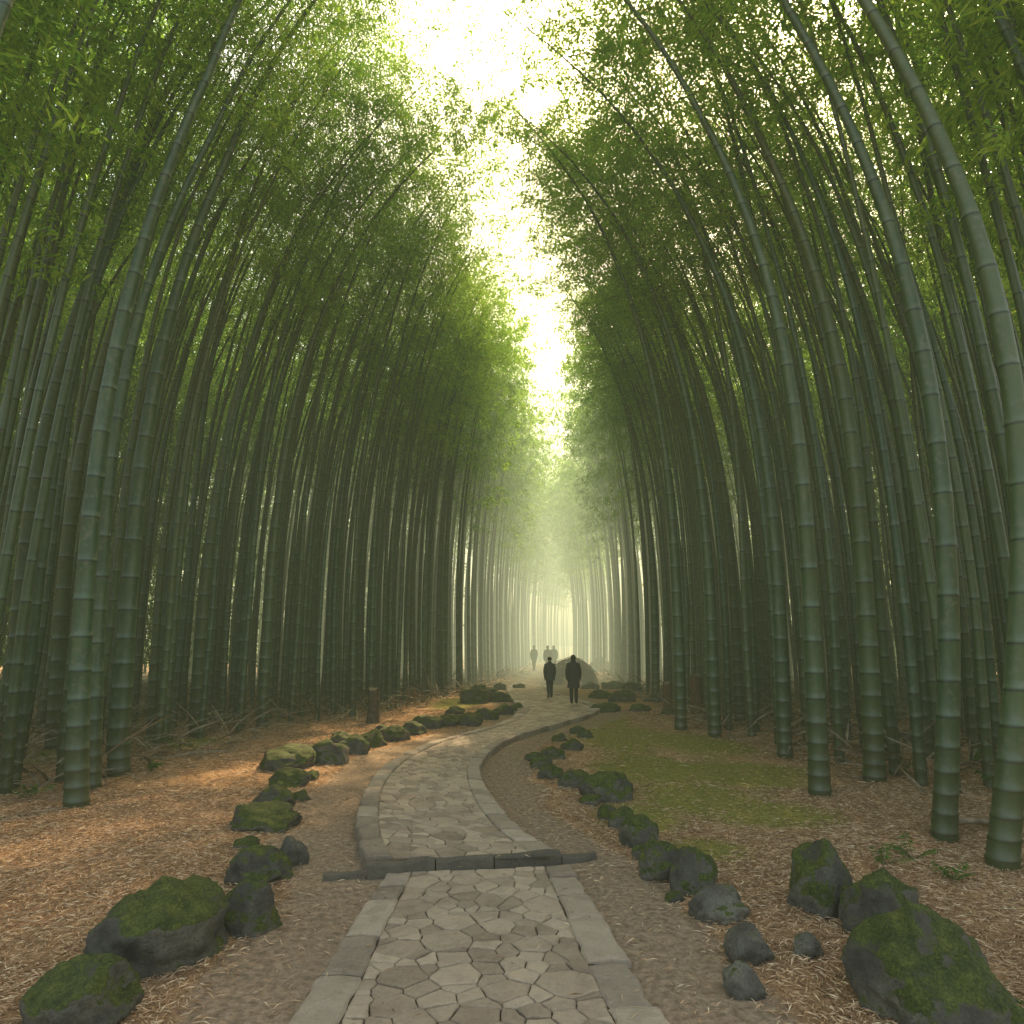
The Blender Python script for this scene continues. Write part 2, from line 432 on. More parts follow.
def leaves_at(P, Dv, ln, wd, rng):
    n = len(P)
    Dv = Dv/np.linalg.norm(Dv, axis=1)[:, None]
    up = rng.normal(0, .55, (n, 3)); up[:, 2] += 1
    sd = np.cross(Dv, up); sd /= np.linalg.norm(sd, axis=1)[:, None]+1e-9
    a = P; b = P+Dv*(ln*.38)[:, None]+sd*(wd*.5)[:, None]; c = P+Dv*ln[:, None]-np.array([0, 0, 1])*(ln*.12)[:, None]; d = P+Dv*(ln*.38)[:, None]-sd*(wd*.5)[:, None]
    V = np.stack([a, b, c, d], 1).reshape(-1, 3)
    return V, np.arange(4*n).reshape(n, 4)
def crown_np(H, c, start, seed, dens=1.0, lf=.115, spacing=.34, clus=5.5, per=7, spread=1.0):
    rng = np.random.default_rng(seed)
    hs = np.arange(start*H, H*.998, spacing); BV = []; BF = []; P = []; Dd = []
    for h in hs:
        u = (h-start*H)/(H-start*H); cx, cy = c(h)
        for k in range(rng.integers(2, 4)+(1 if u > .6 else 0)):
            az = rng.uniform(0, 2*PI); el = rng.uniform(.1, .8)
            Lb = (0.5+1.3*math.sin(PI*min(1, .10+u*.60))**.8)*rng.uniform(.55, 1.3)*spread
            d = np.array([math.cos(az)*math.cos(el), math.sin(az)*math.cos(el), math.sin(el)]); p0 = np.array([cx, cy, h])
            nc = max(3, int(Lb*clus*dens)); s = np.sqrt(rng.uniform(.02, 1, nc))
            cp = p0+d*(s*Lb)[:, None]-np.array([0, 0, 1])*(.42*Lb*s**2.2)[:, None]+rng.normal(0, .12, (nc, 3))
            td = d*.5+rng.normal(0, .6, (nc, 3)); td[:, 2] -= .35
            pp = np.repeat(cp, per, 0)+rng.normal(0, .075, (nc*per, 3))
            dd = np.repeat(td, per, 0)+rng.normal(0, .55, (nc*per, 3)); dd[:, 2] -= .25
            P.append(pp); Dd.append(dd)
            ss = np.linspace(0, 1, 3); q = p0+d*(ss*Lb)[:, None]-np.array([0, 0, 1])*(.42*Lb*ss**2.2)[:, None]
            base = sum(len(v) for v in BV); rr = np.array([.008, .005, .002])
            ring = np.array([[1, 0, 0], [-.5, .5, .7], [-.5, -.5, -.7]])
            BV.append((q[:, None, :]+ring[None]*rr[:, None, None]).reshape(-1, 3))
            for i in range(2):
                for j in range(3): BF.append((base+i*3+j, base+i*3+(j+1) % 3, base+i*3+3+(j+1) % 3, base+i*3+3+j))
    P = np.concatenate(P); Dd = np.concatenate(Dd); n = len(P)
    LV, LF = leaves_at(P, Dd, rng.uniform(.75, 1.25, n)*lf, rng.uniform(.8, 1.2, n)*lf*.21, rng)
    BV = np.concatenate(BV); BF = np.array(BF)
    return LV, LF, BV, BF
def crown_mesh(name, *a, **k):
    LV, LF, BV, BF = crown_np(*a, **k)
    V = np.concatenate([LV, BV]); Fq = np.concatenate([LF, BF+len(LV)])
    return mesh_np(name, V, Fq, [M['leaf'], M['twig']], np.concatenate([np.zeros(len(LF)), np.ones(len(BF))]))
def culm_obj_mesh(name, H, r0, c, sides, seed):
    V, Fq, t, h = culm_mesh(H, r0, c, sides, seed)
    return mesh_np(name, V, Fq, [M['culm']], None, True, {'tone': t, 'hgt': h})

def hero(px, py, w, H, b, o, start, label, seed, wob=.06, rz=None):
    x, y, mpp = G(px, py); r0 = w*mpp/2*.84
    c = curve(H, b*.9, o, 11, wob, seed)
    root = empty('bamboo', (x, y, gh(x, y)), (0 if px < 545 else PI)+(random.uniform(-.12, .12) if rz is None else rz))
    link('culm', culm_obj_mesh('culm', H, r0, c, 14, seed), root)
    link('crown', crown_mesh('crown', H, c, start, seed, clus=8, per=9, spread=1.4 if 180 < px < 860 else 1.0), root)
    tag(root, label, 'bamboo', 'large bamboo culms along the front of the grove')
HERO = [
 (76, 810, 26, 17.5, 4.4, .40, .68, 'thickest bamboo on the left, its base nearest the camera beside mossy ground'),
 (118, 777, 24, 17.5, 5.0, .30, .66, 'thick grey-green bamboo immediately right of the three clustered left foreground culms'),
 (91, 790, 20, 16.5, 4.0, .35, .68, 'medium bamboo squeezed between the two thickest left foreground culms'),
 (53, 752, 19, 17, 3.4, .3, .66, 'straight bamboo just behind the left foreground cluster, left of its bases'),
 (10, 768, 20, 17, 3.0, .3, .66, 'bamboo at the left edge of the view, beside the left foreground cluster'),
 (195, 737, 14, 18, 6.2, .1, .62, 'bamboo standing alone between the left cluster and the log behind it'),
 (239, 727, 13, 18, 6.0, .1, .60, 'left one of the close pair of bamboos above the left row of mossy stones'),
 (262, 729, 13, 18.5, 6.6, .1, .60, 'right one of the close pair of bamboos above the left row of mossy stones'),
 (214, 703, 11, 18, 4.8, .1, .60, 'slender bamboo behind the close left pair, its base by the brush'),
 (310, 706, 10, 18.5, 5.2, .1, .60, 'slender bamboo midway between the left pair and the short dark stump'),
 (358, 702, 11, 18.5, 4.4, .1, .60, 'bamboo standing just left behind the short dark stump'),
 (388, 700, 10, 18, 3.8, .1, .60, 'bamboo standing just right behind the short dark stump'),
 (427, 697, 10, 17.5, 2.8, .05, .58, 'front bamboo of the left row where the stones bend toward the people'),
 (444, 694, 9, 17.5, 2.6, .05, .58, 'bamboo beside the big mossy stone at the left path bend'),
 (1002, 868, 33, 17, 3.4, .80, .68, 'thickest bamboo of all, at the right edge with its base by the ferns'),
 (944, 838, 27, 17, 4.2, .55, .66, 'second thickest right bamboo, left of the thickest right edge one'),
 (928, 760, 17, 17, 4.2, .35, .64, 'bamboo rising behind the dark loose stones on the right'),
 (875, 784, 24, 17.0, 5.4, .30, .66, 'thick bamboo third from the right edge with pale node rings'),
 (820, 797, 24, 16.5, 5.6, .20, .64, 'thick bamboo nearest the path on the right, curving over it'),
 (785, 758, 17, 17.5, 6.6, .15, .62, 'medium bamboo left of the curved thick one on the right'),
 (845, 742, 15, 17.5, 6.6, .15, .62, 'medium bamboo between the two thick right culms, set behind them'),
 (715, 737, 15, 18, 6.2, .1, .60, 'right one of the front pair of bamboos beside the reddish stump'),
 (681, 733, 14, 18, 5.6, .1, .60, 'left one of the front pair of bamboos beside the reddish stump'),
 (740, 723, 13, 18, 6.4, .1, .60, 'bamboo just right of the front pair by the reddish stump'),
 (768, 706, 11, 18, 6.0, .1, .58, 'slender bamboo behind the medium right ones near fallen branches'),
 (656, 703, 10, 18, 4.6, .1, .60, 'slender bamboo behind the stones where the path bends right'),
 (985, 728, 13, 17, 4.6, .3, .62, 'slender bamboo behind the two thickest culms on the far right'),
]
for i, h in enumerate(HERO): hero(*h[:7], h[7], 100+i)
for i, (x, y, lab) in enumerate([(-5.3, 5.6, 'bamboo with base out of view, leaning in across the upper left corner'), (-6.1, 6.3, 'thinner bamboo with base out of view, leaning in at the upper left'), (-6.9, 7.0, 'bamboo entering from the left edge above the leaning pair'),
                              (5.9, 5.9, 'bamboo entering from the right edge near the top corner'), (6.6, 7.0, 'thin bamboo entering at the right edge behind the thickest one')]):
    c = curve(17.5, 3.6, .4, 11, .06, i); root = empty('bamboo', (x, y, 0), 0 if x < 0 else PI)
    link('culm', culm_obj_mesh('culm', 17.5, .09-.008*(i % 2), c, 14, 60+i), root); link('crown', crown_mesh('crown', 17.5, c, .68, 60+i, clus=7, per=8), root)
    tag(root, lab, 'bamboo', 'large bamboo culms along the front of the grove')

LE = ([0, 7, 9, 12, 17, 20, 25, 37, 50, 65, 80, 100, 130], [-7.2, -7.2, -7.0, -7.0, -6.2, -4.3, -3.1, -1.2, .0, 1.4, 3.4, 7.0, 13])
RE = ([0, 6, 9, 12, 16, 25, 37, 45, 55, 65, 80, 100, 130], [6.4, 6.6, 6.2, 5.7, 5.3, 5.4, 6.0, 6.6, 6.2, 6.0, 7.2, 11, 18])
VAR = []
for k in range(9):
    b = [3.2, 4.7, 5.6, 1.8, 2.8, 5.0, 1.1, 4.5, 2.0][k]; H = (18.0 if b > 4.3 else 16.8)+.2*k; r0 = [.076, .078, .084, .066, .088, .078, .064, .084, .07][k]
    c = curve(H, b, .05+.015*k, 10.5, .10, k)
    VAR.append((culm_obj_mesh('culm', H, r0, c, 8, k), crown_mesh('crown', H, c, .60+.010*k, 40+k, clus=5.2, per=8, spread=1.35 if b > 2.7 else 1.0), b))
cand = []
heropts = [G(h[0], h[1])[:2] for h in HERO]
rr = random.Random(21)
gridb = {}
def okdist(x, y, dmin):
    gi, gj = int(x//1.5), int(y//1.5)
    for a in (-1, 0, 1):
        for b_ in (-1, 0, 1):
            for q in gridb.get((gi+a, gj+b_), ()):
                if (q[0]-x)**2+(q[1]-y)**2 < dmin*dmin: return False
    gridb.setdefault((gi, gj), []).append((x, y)); return True
for hx, hy in heropts: okdist(hx, hy, .0)
for k in range(46000):
    y = rr.uniform(4.5, 135); side = rr.choice((-1, 1)); d = rr.random()**1.35*(34 if y < 60 else 12)
    x = (np.interp(y, *LE)-d) if side < 0 else (np.interp(y, *RE)+d)
    if abs(x) > y*.95+3.5: continue
    if okdist(x, y, .58+.010*d*2+min(.7, max(0, y-30)*.012)): cand.append((x, y, side, d))
cand.sort(key=lambda q: math.hypot(q[0], q[1])+q[3]*.6)
near = [q for q in cand if abs(q[0]) < q[1]*.80][:266]
nset = set(near)
lab = {(-1, 0): ('slim dark bamboo crowded behind the front culms on the near left side', 'bamboos crowded in the near left of the grove'),
       (1, 0): ('slim dark bamboo crowded behind the front culms on the near right side', 'bamboos crowded in the near right of the grove'),
       (-1, 1): ('thin hazy bamboo lining the left of the lane beyond the path bend', 'bamboos lining the far left of the lane'),
       (1, 1): ('thin hazy bamboo lining the right of the lane beyond the path bend', 'bamboos lining the far right of the lane')}
for i, (x, y, side, d) in enumerate(near):
    cm, cr, b = VAR[rr.randrange(9)]
    if d < 3.5: cm, cr, b = VAR[rr.choice((1, 2, 5, 7) if (y < 20 or side > 0 and y < 24) else (4, 8, 3, 6) if y > 27 else (0, 0, 4, 7))]
    root = empty('bamboo', (x, y, sstep(abs(x), 6, 30)*.8-.03), (0 if side < 0 else PI)+rr.gauss(0, .30 if d < 4 else .7), rr.uniform(.90, 1.10))
    link('culm', cm.copy(), root); link('crown', cr.copy(), root)
    l, gr = lab[(side, 0 if y < 22 else 1)]; tag(root, l, 'bamboo', gr)
rest = [q for q in cand if q not in nset]
Vs = []; Fc = []; Ts = []; Hs = []; LVs = []; LFs = []; off = 0; loff = 0
proto = []; protolow = []; protolane = []
for k in range(6):
    H = 16.5+.4*k; c = curve(H, 2.4, .1, 10.5, .1, k)
    proto.append((culm_mesh(H, .078, c, 6, k, simple=True), crown_np(H, c, .54, 300+k, 1.0, .21, .55, 3.6, 5)[:2]))
    protolow.append((culm_mesh(H, .078, c, 5, k, simple=True), crown_np(H, c, .06, 330+k, 1.0, .40, .65, 2.2, 4, 1.5)[:2]))
    H = 17.5+.4*k; c = curve(H, 2.4, .1, 10.5, .1, k)
    protolane.append((culm_mesh(H, .085, c, 6, k, simple=True), crown_np(H, c, .48, 360+k, 1.0, .22, .5, 3.6, 6, 1.25)[:2]))
inlane = [q for q in rest if q[3] < 3.0]; deep = [q for q in rest if q[3] >= 3.0]
rest = inlane[:420]+deep[:760]
for (x, y, side, d) in rest:
    pr = protolane if d < 3.0 else (protolow if d > 11 or (d > 5 and y > 36) else proto)
    (cv, cf, ct, chh), (lv, lf) = pr[rr.randrange(6)]
    a = (0 if side < 0 else PI)+rr.gauss(0, .3 if d < 3.5 else .6); s = rr.uniform(.88, 1.10); ca, sa = math.cos(a)*s, math.sin(a)*s
    R = np.array([[ca, sa, 0], [-sa, ca, 0], [0, 0, s]]); tr = np.array([x, y, sstep(abs(x), 6, 30)*.8])
    Vs.append(cv@R+tr); Fc.append(cf+off); off += len(cv); Ts.append(ct); Hs.append(chh)
    LVs.append(lv@R+tr); LFs.append(lf+loff); loff += len(lv)
Vc = np.concatenate(Vs); Fc = np.concatenate(Fc); Lv = np.concatenate(LVs); Lf = np.concatenate(LFs)
me = mesh_np('bamboo_grove', np.concatenate([Vc, Lv]), np.concatenate([Fc, Lf+len(Vc)]), [M['culm'], M['leaf']], np.concatenate([np.zeros(len(Fc)), np.ones(len(Lf))]), True,
             {'tone': np.concatenate(Ts+[np.full(len(Lv), .5)]), 'hgt': np.concatenate(Hs+[np.full(len(Lv), 5)])})
tag(link('bamboo_grove', me), 'deep mass of bamboo filling the forest behind the countable culms', 'bamboo grove', kind='stuff')

# ---------------------------------------------------------------- rocks
def rock_mesh(seed, sub=3, flat=.75):
    bm = bmesh.new(); bmesh.ops.create_icosphere(bm, subdivisions=sub, radius=1)
    r = random.Random(seed); pl = []
    for k in range(10):
        n = Vector((r.gauss(0, 1), r.gauss(0, 1), r.gauss(0, .8)+.15)).normalized(); pl.append((n, r.uniform(.64, .93)))
    for v in bm.verts:
        p = v.co.copy()
        for n, d in pl:
            q = p.dot(n)
            if q > d: p -= n*(q-d)*.8
        p *= 1+.24*noise.noise(p*1.3+Vector((seed, 0, 0)))+.12*noise.noise(p*3.0+Vector((0, seed, 0)))+.07*abs(noise.noise(p*6+Vector((0, 0, seed))))+.032*noise.noise(p*14+Vector((0, 0, seed)))+.013*noise.noise(p*32)
        if p.z < -.45: p.z = -.45-(abs(p.z)-.45)*.2
        v.co = p
    zs = [v.co.z for v in bm.verts]; xs_ = [v.co.x for v in bm.verts]; lo, hi = min(zs), max(zs); x0, x1 = min(xs_), max(xs_)
    for v in bm.verts: v.co = Vector((((v.co.x-x0)/(x1-x0)-.5), v.co.y/(x1-x0), (v.co.z-lo)/(hi-lo)))
    me = bpy.data.meshes.new('rock'); bm.to_mesh(me); bm.free()
    me.polygons.foreach_set('use_smooth', np.ones(len(me.polygons), bool))
    return me
RV = []
for k in range(8):
    me = rock_mesh(k*3+1, 4); me.materials.append(M['rock']); RV.append(me)
def rock(px, py, w, h, label, group=None, big=False, bare=False, seed=0):
    x, y, mpp = G(px, py); W = w*mpp*.98; dy = W*.3
    if big:
        me = rock_mesh(seed+50, 5); me.materials.append(M['rockbare' if bare else 'rock'])
    elif bare:
        me = RV[seed % 8].copy(); me.materials.clear(); me.materials.append(M['rockbare'])
    else: me = RV[seed % 8]
    o = link('rock', me); Hh = h*mpp
    o.location = (x*(1+dy/y), y+dy, gh(x, y+dy)-Hh*.18); k = 1+dy/y
    o.scale = (W*k, W*.85*k, Hh*1.0*k); o.rotation_euler.z = random.uniform(-.4, .4)
    tag(o, label, 'rock', group)
BIG = [
 (155, 978, 130, 88, 'big angular mossy boulder in the lower left, larger of the left pair', 0),
 (80, 1034, 110, 70, 'dark mossy boulder cut by the bottom edge at lower left', 0),
 (245, 938, 72, 54, 'rounded mossy boulder right of the big lower left boulder', 0),
 (259, 888, 66, 38, 'dark low rock behind the rounded mossy boulder on the left', 0),
 (290, 868, 38, 32, 'small grey rock leaning at the left dirt edge beside the dark low rock', 1),
 (262, 834, 72, 28, 'flat bright mossy rock on the left, below the three stacked moss rocks', 0),
 (275, 810, 44, 25, 'small mossy rock directly above the flat bright one on the left', 0),
 (286, 790, 44, 20, 'small dark mossy stone between two others in the left row', 0),
 (287, 773, 60, 23, 'wide mossy rock at the top of the left foreground stones', 0),
 (943, 1036, 168, 112, 'huge moss-patched boulder at the bottom right corner, largest of all', 0),
 (884, 950, 86, 70, 'dark mossy boulder between the huge one and the green upright one', 0),
 (825, 926, 72, 78, 'bright green upright mossy boulder right of the dirt strip', 0),
 (720, 928, 62, 34, 'flat grey stone with thin moss right of the path', 1),
 (750, 968, 50, 38, 'bare grey stone, middle of the small three near bottom right', 1),
 (745, 1002, 44, 34, 'bare grey stone, lowest of the small three near bottom right', 1),
 (808, 966, 30, 24, 'little pointed grey stone half buried beside the dark boulder', 1),
 (694, 898, 50, 50, 'round mossy boulder right of the step, nearest of its pair', 0),
 (662, 882, 46, 42, 'round mossy boulder right of the step, farther of its pair', 0),
 (640, 848, 42, 38, 'dark mossy stone behind the round pair on the right', 0),
 (606, 803, 58, 32, 'wide dark mossy stone on the right bank of the bend', 0),
 (1010, 1030, 60, 26, 'low mossy stone at the extreme bottom right edge', 0),
]
for i, (px, py, w, h, l, bare) in enumerate(BIG): rock(px, py, w, h, l, None, True, bool(bare), i)
gl = 'small mossy stones in the row left of the path'; grr = 'small mossy stones in the row right of the path'
for i, (px, py, w, h) in enumerate([(327, 768, 44, 28), (352, 757, 36, 22), (371, 749, 34, 20), (393, 742, 32, 18), (412, 736, 28, 15), (430, 731, 28, 14), (447, 727, 26, 13), (466, 726, 36, 14), (486, 720, 28, 13), (503, 715, 24, 13), (517, 711, 18, 10), (476, 703, 34, 22), (500, 702, 26, 12), (305, 765, 28, 17), (340, 748, 26, 15), (519, 690, 14, 8), (500, 690, 14, 9), (490, 697, 20, 11), (300, 803, 22, 13), (246, 852, 26, 14), (382, 737, 22, 11), (422, 725, 22, 10), (455, 716, 22, 10), (310, 782, 18, 10)]):
    rock(px, py, w, h, 'small mossy stone in the row curving along the left of path', gl, seed=i)
for i, (px, py, w, h) in enumerate([(622, 826, 30, 24), (608, 818, 24, 16), (574, 790, 34, 19), (550, 780, 28, 16), (541, 770, 24, 14), (553, 759, 26, 14), (572, 752, 24, 13), (560, 744, 18, 10), (606, 712, 30, 11), (600, 698, 26, 11), (622, 703, 30, 13), (640, 712, 24, 9), (612, 690, 22, 10), (632, 693, 22, 11), (590, 690, 20, 9), (586, 742, 18, 9), (645, 860, 26, 18), (670, 716, 20, 8), (590, 806, 22, 12), (632, 838, 22, 16), (533, 762, 18, 10), (578, 735, 18, 9), (655, 703, 24, 10), (676, 905, 22, 12)]):
    rock(px, py, w, h, 'small mossy stone in the row curving along the right of path', grr, seed=i+3)
rock(601, 672, 28, 19, 'dark rounded boulder beside the domed brush pile in the distance', seed=4)
for i, (px, py, w, h) in enumerate([(912, 748, 16, 12), (925, 742, 14, 10), (935, 752, 18, 12), (905, 738, 12, 8), (948, 745, 14, 9), (890, 730, 16, 8), (955, 760, 12, 8)]):
    rock(px, py, w, h, 'dark loose stone in the rubble under the right bamboos', 'loose stones among the right bamboos', bare=True, seed=i)

# ---------------------------------------------------------------- leaf litter (uncountable)
rng = np.random.default_rng(3)
def litter(n, x0, x1, y0, y1, ln, pw=1.0, keep_dirt=.05):
    x = rng.uniform(x0, x1, n); y = y0+(y1-y0)*rng.uniform(0, 1, n)**pw
    k = (np.abs(x) < y*.86+.8); x, y = x[k], y[k]
    d = edge_dist(x, y); j = np.array([noise.noise((a*.9, b*.9, 11)) for a, b in zip(x, y)])
    dm = 1-sstep(d+j*.3, .45, 1.0); ms = moss_at(x, y)
    p = (1-dm)*(1-.90*np.clip(ms*1.4, 0, 1)); p = np.maximum(p, keep_dirt*(d > .02)+.006)
    k = rng.uniform(0, 1, len(x)) < p; x, y, d = x[k], y[k], d[k]; n = len(x)
    z = gh_arr(x, y, d)+rng.uniform(.004, .025, n)+np.where(d < 0, .045+(y > 6.6)*.075, 0)
    a = rng.uniform(0, 2*PI, n); D_ = np.stack([np.cos(a), np.sin(a), rng.normal(0, .13, n)], 1)
    return leaves_at(np.stack([x, y, z], 1), D_, rng.uniform(.5, 1.3, n)*ln, rng.uniform(.6, 1.2, n)*ln*.10, rng)
A = litter(290000, -8, 8, 3, 10, .082); B = litter(130000, -15, 13, 9.5, 22, .12)
V = np.concatenate([A[0], B[0]]); Fq = np.concatenate([A[1], B[1]+len(A[0])])
tag(link('leaf_litter', mesh_np('leaf_litter', V, Fq, [M['straw']])), 'pale straw-coloured fallen bamboo leaves carpeting the ground', 'leaf litter', kind='stuff')
n = 13000; y = rng.uniform(10, 48, n); sd = rng.choice((-1, 1), n); d = rng.uniform(.0, 1, n)**1.3*16
x = np.where(sd < 0, np.interp(y, *LE)-d+.9, np.interp(y, *RE)+d-.6)
P = np.stack([x, y, sstep(np.abs(x), 6, 30)*.8+rng.uniform(0, .35, n)], 1)
a = rng.uniform(0, 2*PI, n); Dv = np.stack([np.cos(a), np.sin(a), rng.normal(.1, .45, n)], 1)
A = leaves_at(P, Dv, rng.uniform(.4, 1.6, n), np.full(n, .045), rng)
tag(link('brushwood', mesh_np('brushwood', A[0], A[1], [M['wood']])), 'tangle of dead twigs lying between the bamboo bases', 'brushwood', kind='stuff')

# ---------------------------------------------------------------- tubes, logs, stumps
def tube(pts, rads, sides=10, cap=True):
    V = []; Fs = []; n = len(pts)
    for i, p in enumerate(pts):
        p = Vector(p); t = (Vector(pts[min(i+1, n-1)])-Vector(pts[max(i-1, 0)])).normalized()
        u = t.cross(Vector((0, 0, 1))) if abs(t.z) < .9 else t.cross(Vector((1, 0, 0))); u.normalize(); w = t.cross(u)
        for k in range(sides):
            a = 2*PI*k/sides; V.append(p+(u*math.cos(a)+w*math.sin(a))*rads[i])
    for i in range(n-1):
        for k in range(sides):
            Fs.append((i*sides+k, i*sides+(k+1) % sides, (i+1)*sides+(k+1) % sides, (i+1)*sides+k))
    if cap: Fs.append(tuple(range(sides))); Fs.append(tuple((n-1)*sides+k for k in range(sides)))
    return V, Fs
def log(px0, py0, px1, py1, r, label, z=.08):
    a = G(px0, py0); b = G(px1, py1); pts = []; rads = []
    n = 14
    for i in range(n):
        f = i/(n-1); x = a[0]+(b[0]-a[0])*f; y = a[1]+(b[1]-a[1])*f
        pts.append((x, y, gh(x, y)+z+.03*math.sin(f*5))); rads.append(r*(1-.25*f)*(1.1 if i % 3 == 0 else 1))
    V, Fs = tube(pts, rads); o = link('fallen_pole', mesh_py('fallen_pole', V, Fs, [M['wood']], True)); tag(o, label, 'fallen pole', 'dead bamboo poles lying on the ground')
log(120, 722, 205, 714, .09, 'dead pole lying flat left behind the close bamboo pair')
log(152, 682, 236, 690, .13, 'thick log lying slanted in the far left shadows')
log(30, 734, 110, 730, .07, 'thin grey pole lying on the left leaf litter')
log(745, 706, 860, 698, .10, 'long pole lying behind the right bamboos')
log(748, 722, 835, 712, .07, 'thin pole lying in front of the long right one')
log(940, 832, 1010, 826, .04, 'short pale pole lying at the foot of the thickest right bamboo')
log(840, 716, 930, 706, .08, 'dark pole on the ground deep in the right grove')
log(140, 768, 172, 752, .02, 'twig lying on the ground near the left cluster')
log(780, 740, 870, 728, .05, 'thin pole lying between the medium right bamboo and the loose stones')
log(275, 720, 350, 712, .06, 'thin pole lying right of the close left bamboo pair')
def stump(px, py, w, h, mat, label):
    x, y, mpp = G(px, py); root = empty('tree_stump', (x, y, gh(x, y)-.03)); r = w*mpp/2; H = h*mpp
    n = 16; V = []; Fs = []
    lv = [(0, 1.3), (.12, 1.08), (.5, .97), (.85, 1.0), (1, .93)]
    for z, k in lv:
        for i in range(n):
            a = 2*PI*i/n; q = r*k*(1+.12*noise.noise((math.cos(a)*1.5, math.sin(a)*1.5, z+px))); V.append((math.cos(a)*q, math.sin(a)*q, z*H+(.05*H*math.sin(a*2+px) if z == 1 else 0)))
    for l in range(len(lv)-1):
        for i in range(n): Fs.append((l*n+i, l*n+(i+1) % n, (l+1)*n+(i+1) % n, (l+1)*n+i))
    link('trunk', mesh_py('trunk', V, Fs, [M[mat]], True), root)
    top = [(v[0]*.98, v[1]*.98, v[2]-.003) for v in V[-n:]]; link('cut_face', mesh_py('cut_face', top, [tuple(range(n))], [M['cut']]), root)
    tag(root, label, 'stump')
stump(373, 722, 12, 34, 'darkwood', 'short dark post-like stump beside the left row of mossy stones')
stump(697, 716, 12, 38, 'redwood', 'reddish broken stump right of the path beside the front bamboo pair')
stump(668, 712, 9, 28, 'redwood', 'thinner reddish stump just left behind the reddish broken one')
stump(782, 704, 10, 24, 'darkwood', 'small dark stump deep among the right bamboos')
stump(415, 696, 7, 16, 'darkwood', 'tiny dark stump far along the left row')
x, y, mpp = G(573, 684); root = empty('brush_pile', (x, y, 0)); R = 23*mpp
V = []; Fs = []; r = random.Random(9)
for k in range(150):
    a = r.uniform(-.9, .9); tilt = r.uniform(-1.1, 1.1); pts = []
    rr_ = R*r.uniform(.6, 1.12)
    for i in range(9):
        f = PI*i/8; px_ = -math.cos(f)*rr_; z = math.sin(f)*rr_*1.05*math.cos(tilt); q = math.sin(f)*rr_*math.sin(tilt)
        pts.append((px_*math.cos(a)-q*math.sin(a)+r.gauss(0, .05), px_*math.sin(a)+q*math.cos(a)+r.gauss(0, .05), max(z+r.gauss(0, .05), 0)))
    v, f_ = tube(pts, [r.uniform(.008, .022)]*9, 4, False); b = len(V); V += v; Fs += [tuple(i+b for i in q) for q in f_]
link('branches', mesh_py('branches', V, Fs, [M['brush']]), root); tag(root, 'domed pile of arched dead branches behind the walking people', 'brush pile')

# ---------------------------------------------------------------- ferns
def fern(px, py, sz, label, group, seed):
    x, y, mpp = G(px, py); r = np.random.default_rng(seed); P = []; Dd = []; LN = []
    V = []; Fs = []
    for k in range(int(r.integers(4, 8))):
        az = r.uniform(0, 2*PI); Lf = sz*r.uniform(.5, 1.1); el = r.uniform(.7, 1.35); pts = []
        for i in range(12):
            s = i/11; hx = math.cos(el)*Lf*s; p = np.array([math.cos(az)*hx*1.2, math.sin(az)*hx*1.2, math.sin(el)*Lf*s-.40*Lf*s*s])
            pts.append(p)
            if i > 2:
                for sg in (-1, 1):
                    P.append(p); Dd.append([math.cos(az+sg*1.15), math.sin(az+sg*1.15), r.uniform(-.4, .2)]); LN.append(Lf*.24*math.sin(PI*min(1, (1-s)*.85+.12)))
        v, f_ = tube(pts, [.005*(1-i/14) for i in range(12)], 3, False); b = len(V); V += [tuple(q) for q in v]; Fs += [tuple(i+b for i in q) for q in f_]
    lv, lf = leaves_at(np.array(P), np.array(Dd), np.array(LN), np.array(LN)*.28, r)
    root = empty('fern', (x, y, gh(x, y)-.01))
    link('fronds', mesh_np('fronds', lv, lf, [M['fern']]), root); link('stems', mesh_py('stems', V, Fs, [M['twig']]), root)
    tag(root, label, 'fern', group)
for i, (px, py, s, l) in enumerate([(915, 868, .38, 'fern below the second thickest right bamboo'), (985, 770, .8, 'tall fern between the two thickest right bamboos'), (1015, 800, .7, 'fern at the right edge behind the thickest bamboo'), (885, 880, .3, 'low fern just above the dark mossy boulder on the right'),
    (955, 890, .35, 'small fern left of the thickest bamboo base'), (150, 775, .45, 'fern right of the left foreground bamboo cluster'), (165, 750, .5, 'fern behind the left foreground cluster'), (985, 1000, .3, 'fern on the huge bottom right boulder side'), (30, 800, .4, 'fern at the left edge under the bamboo'), (900, 775, .45, 'fern by the dark loose stones on the right')]):
    fern(px, py, s, l, 'ferns on the forest floor', 500+i)

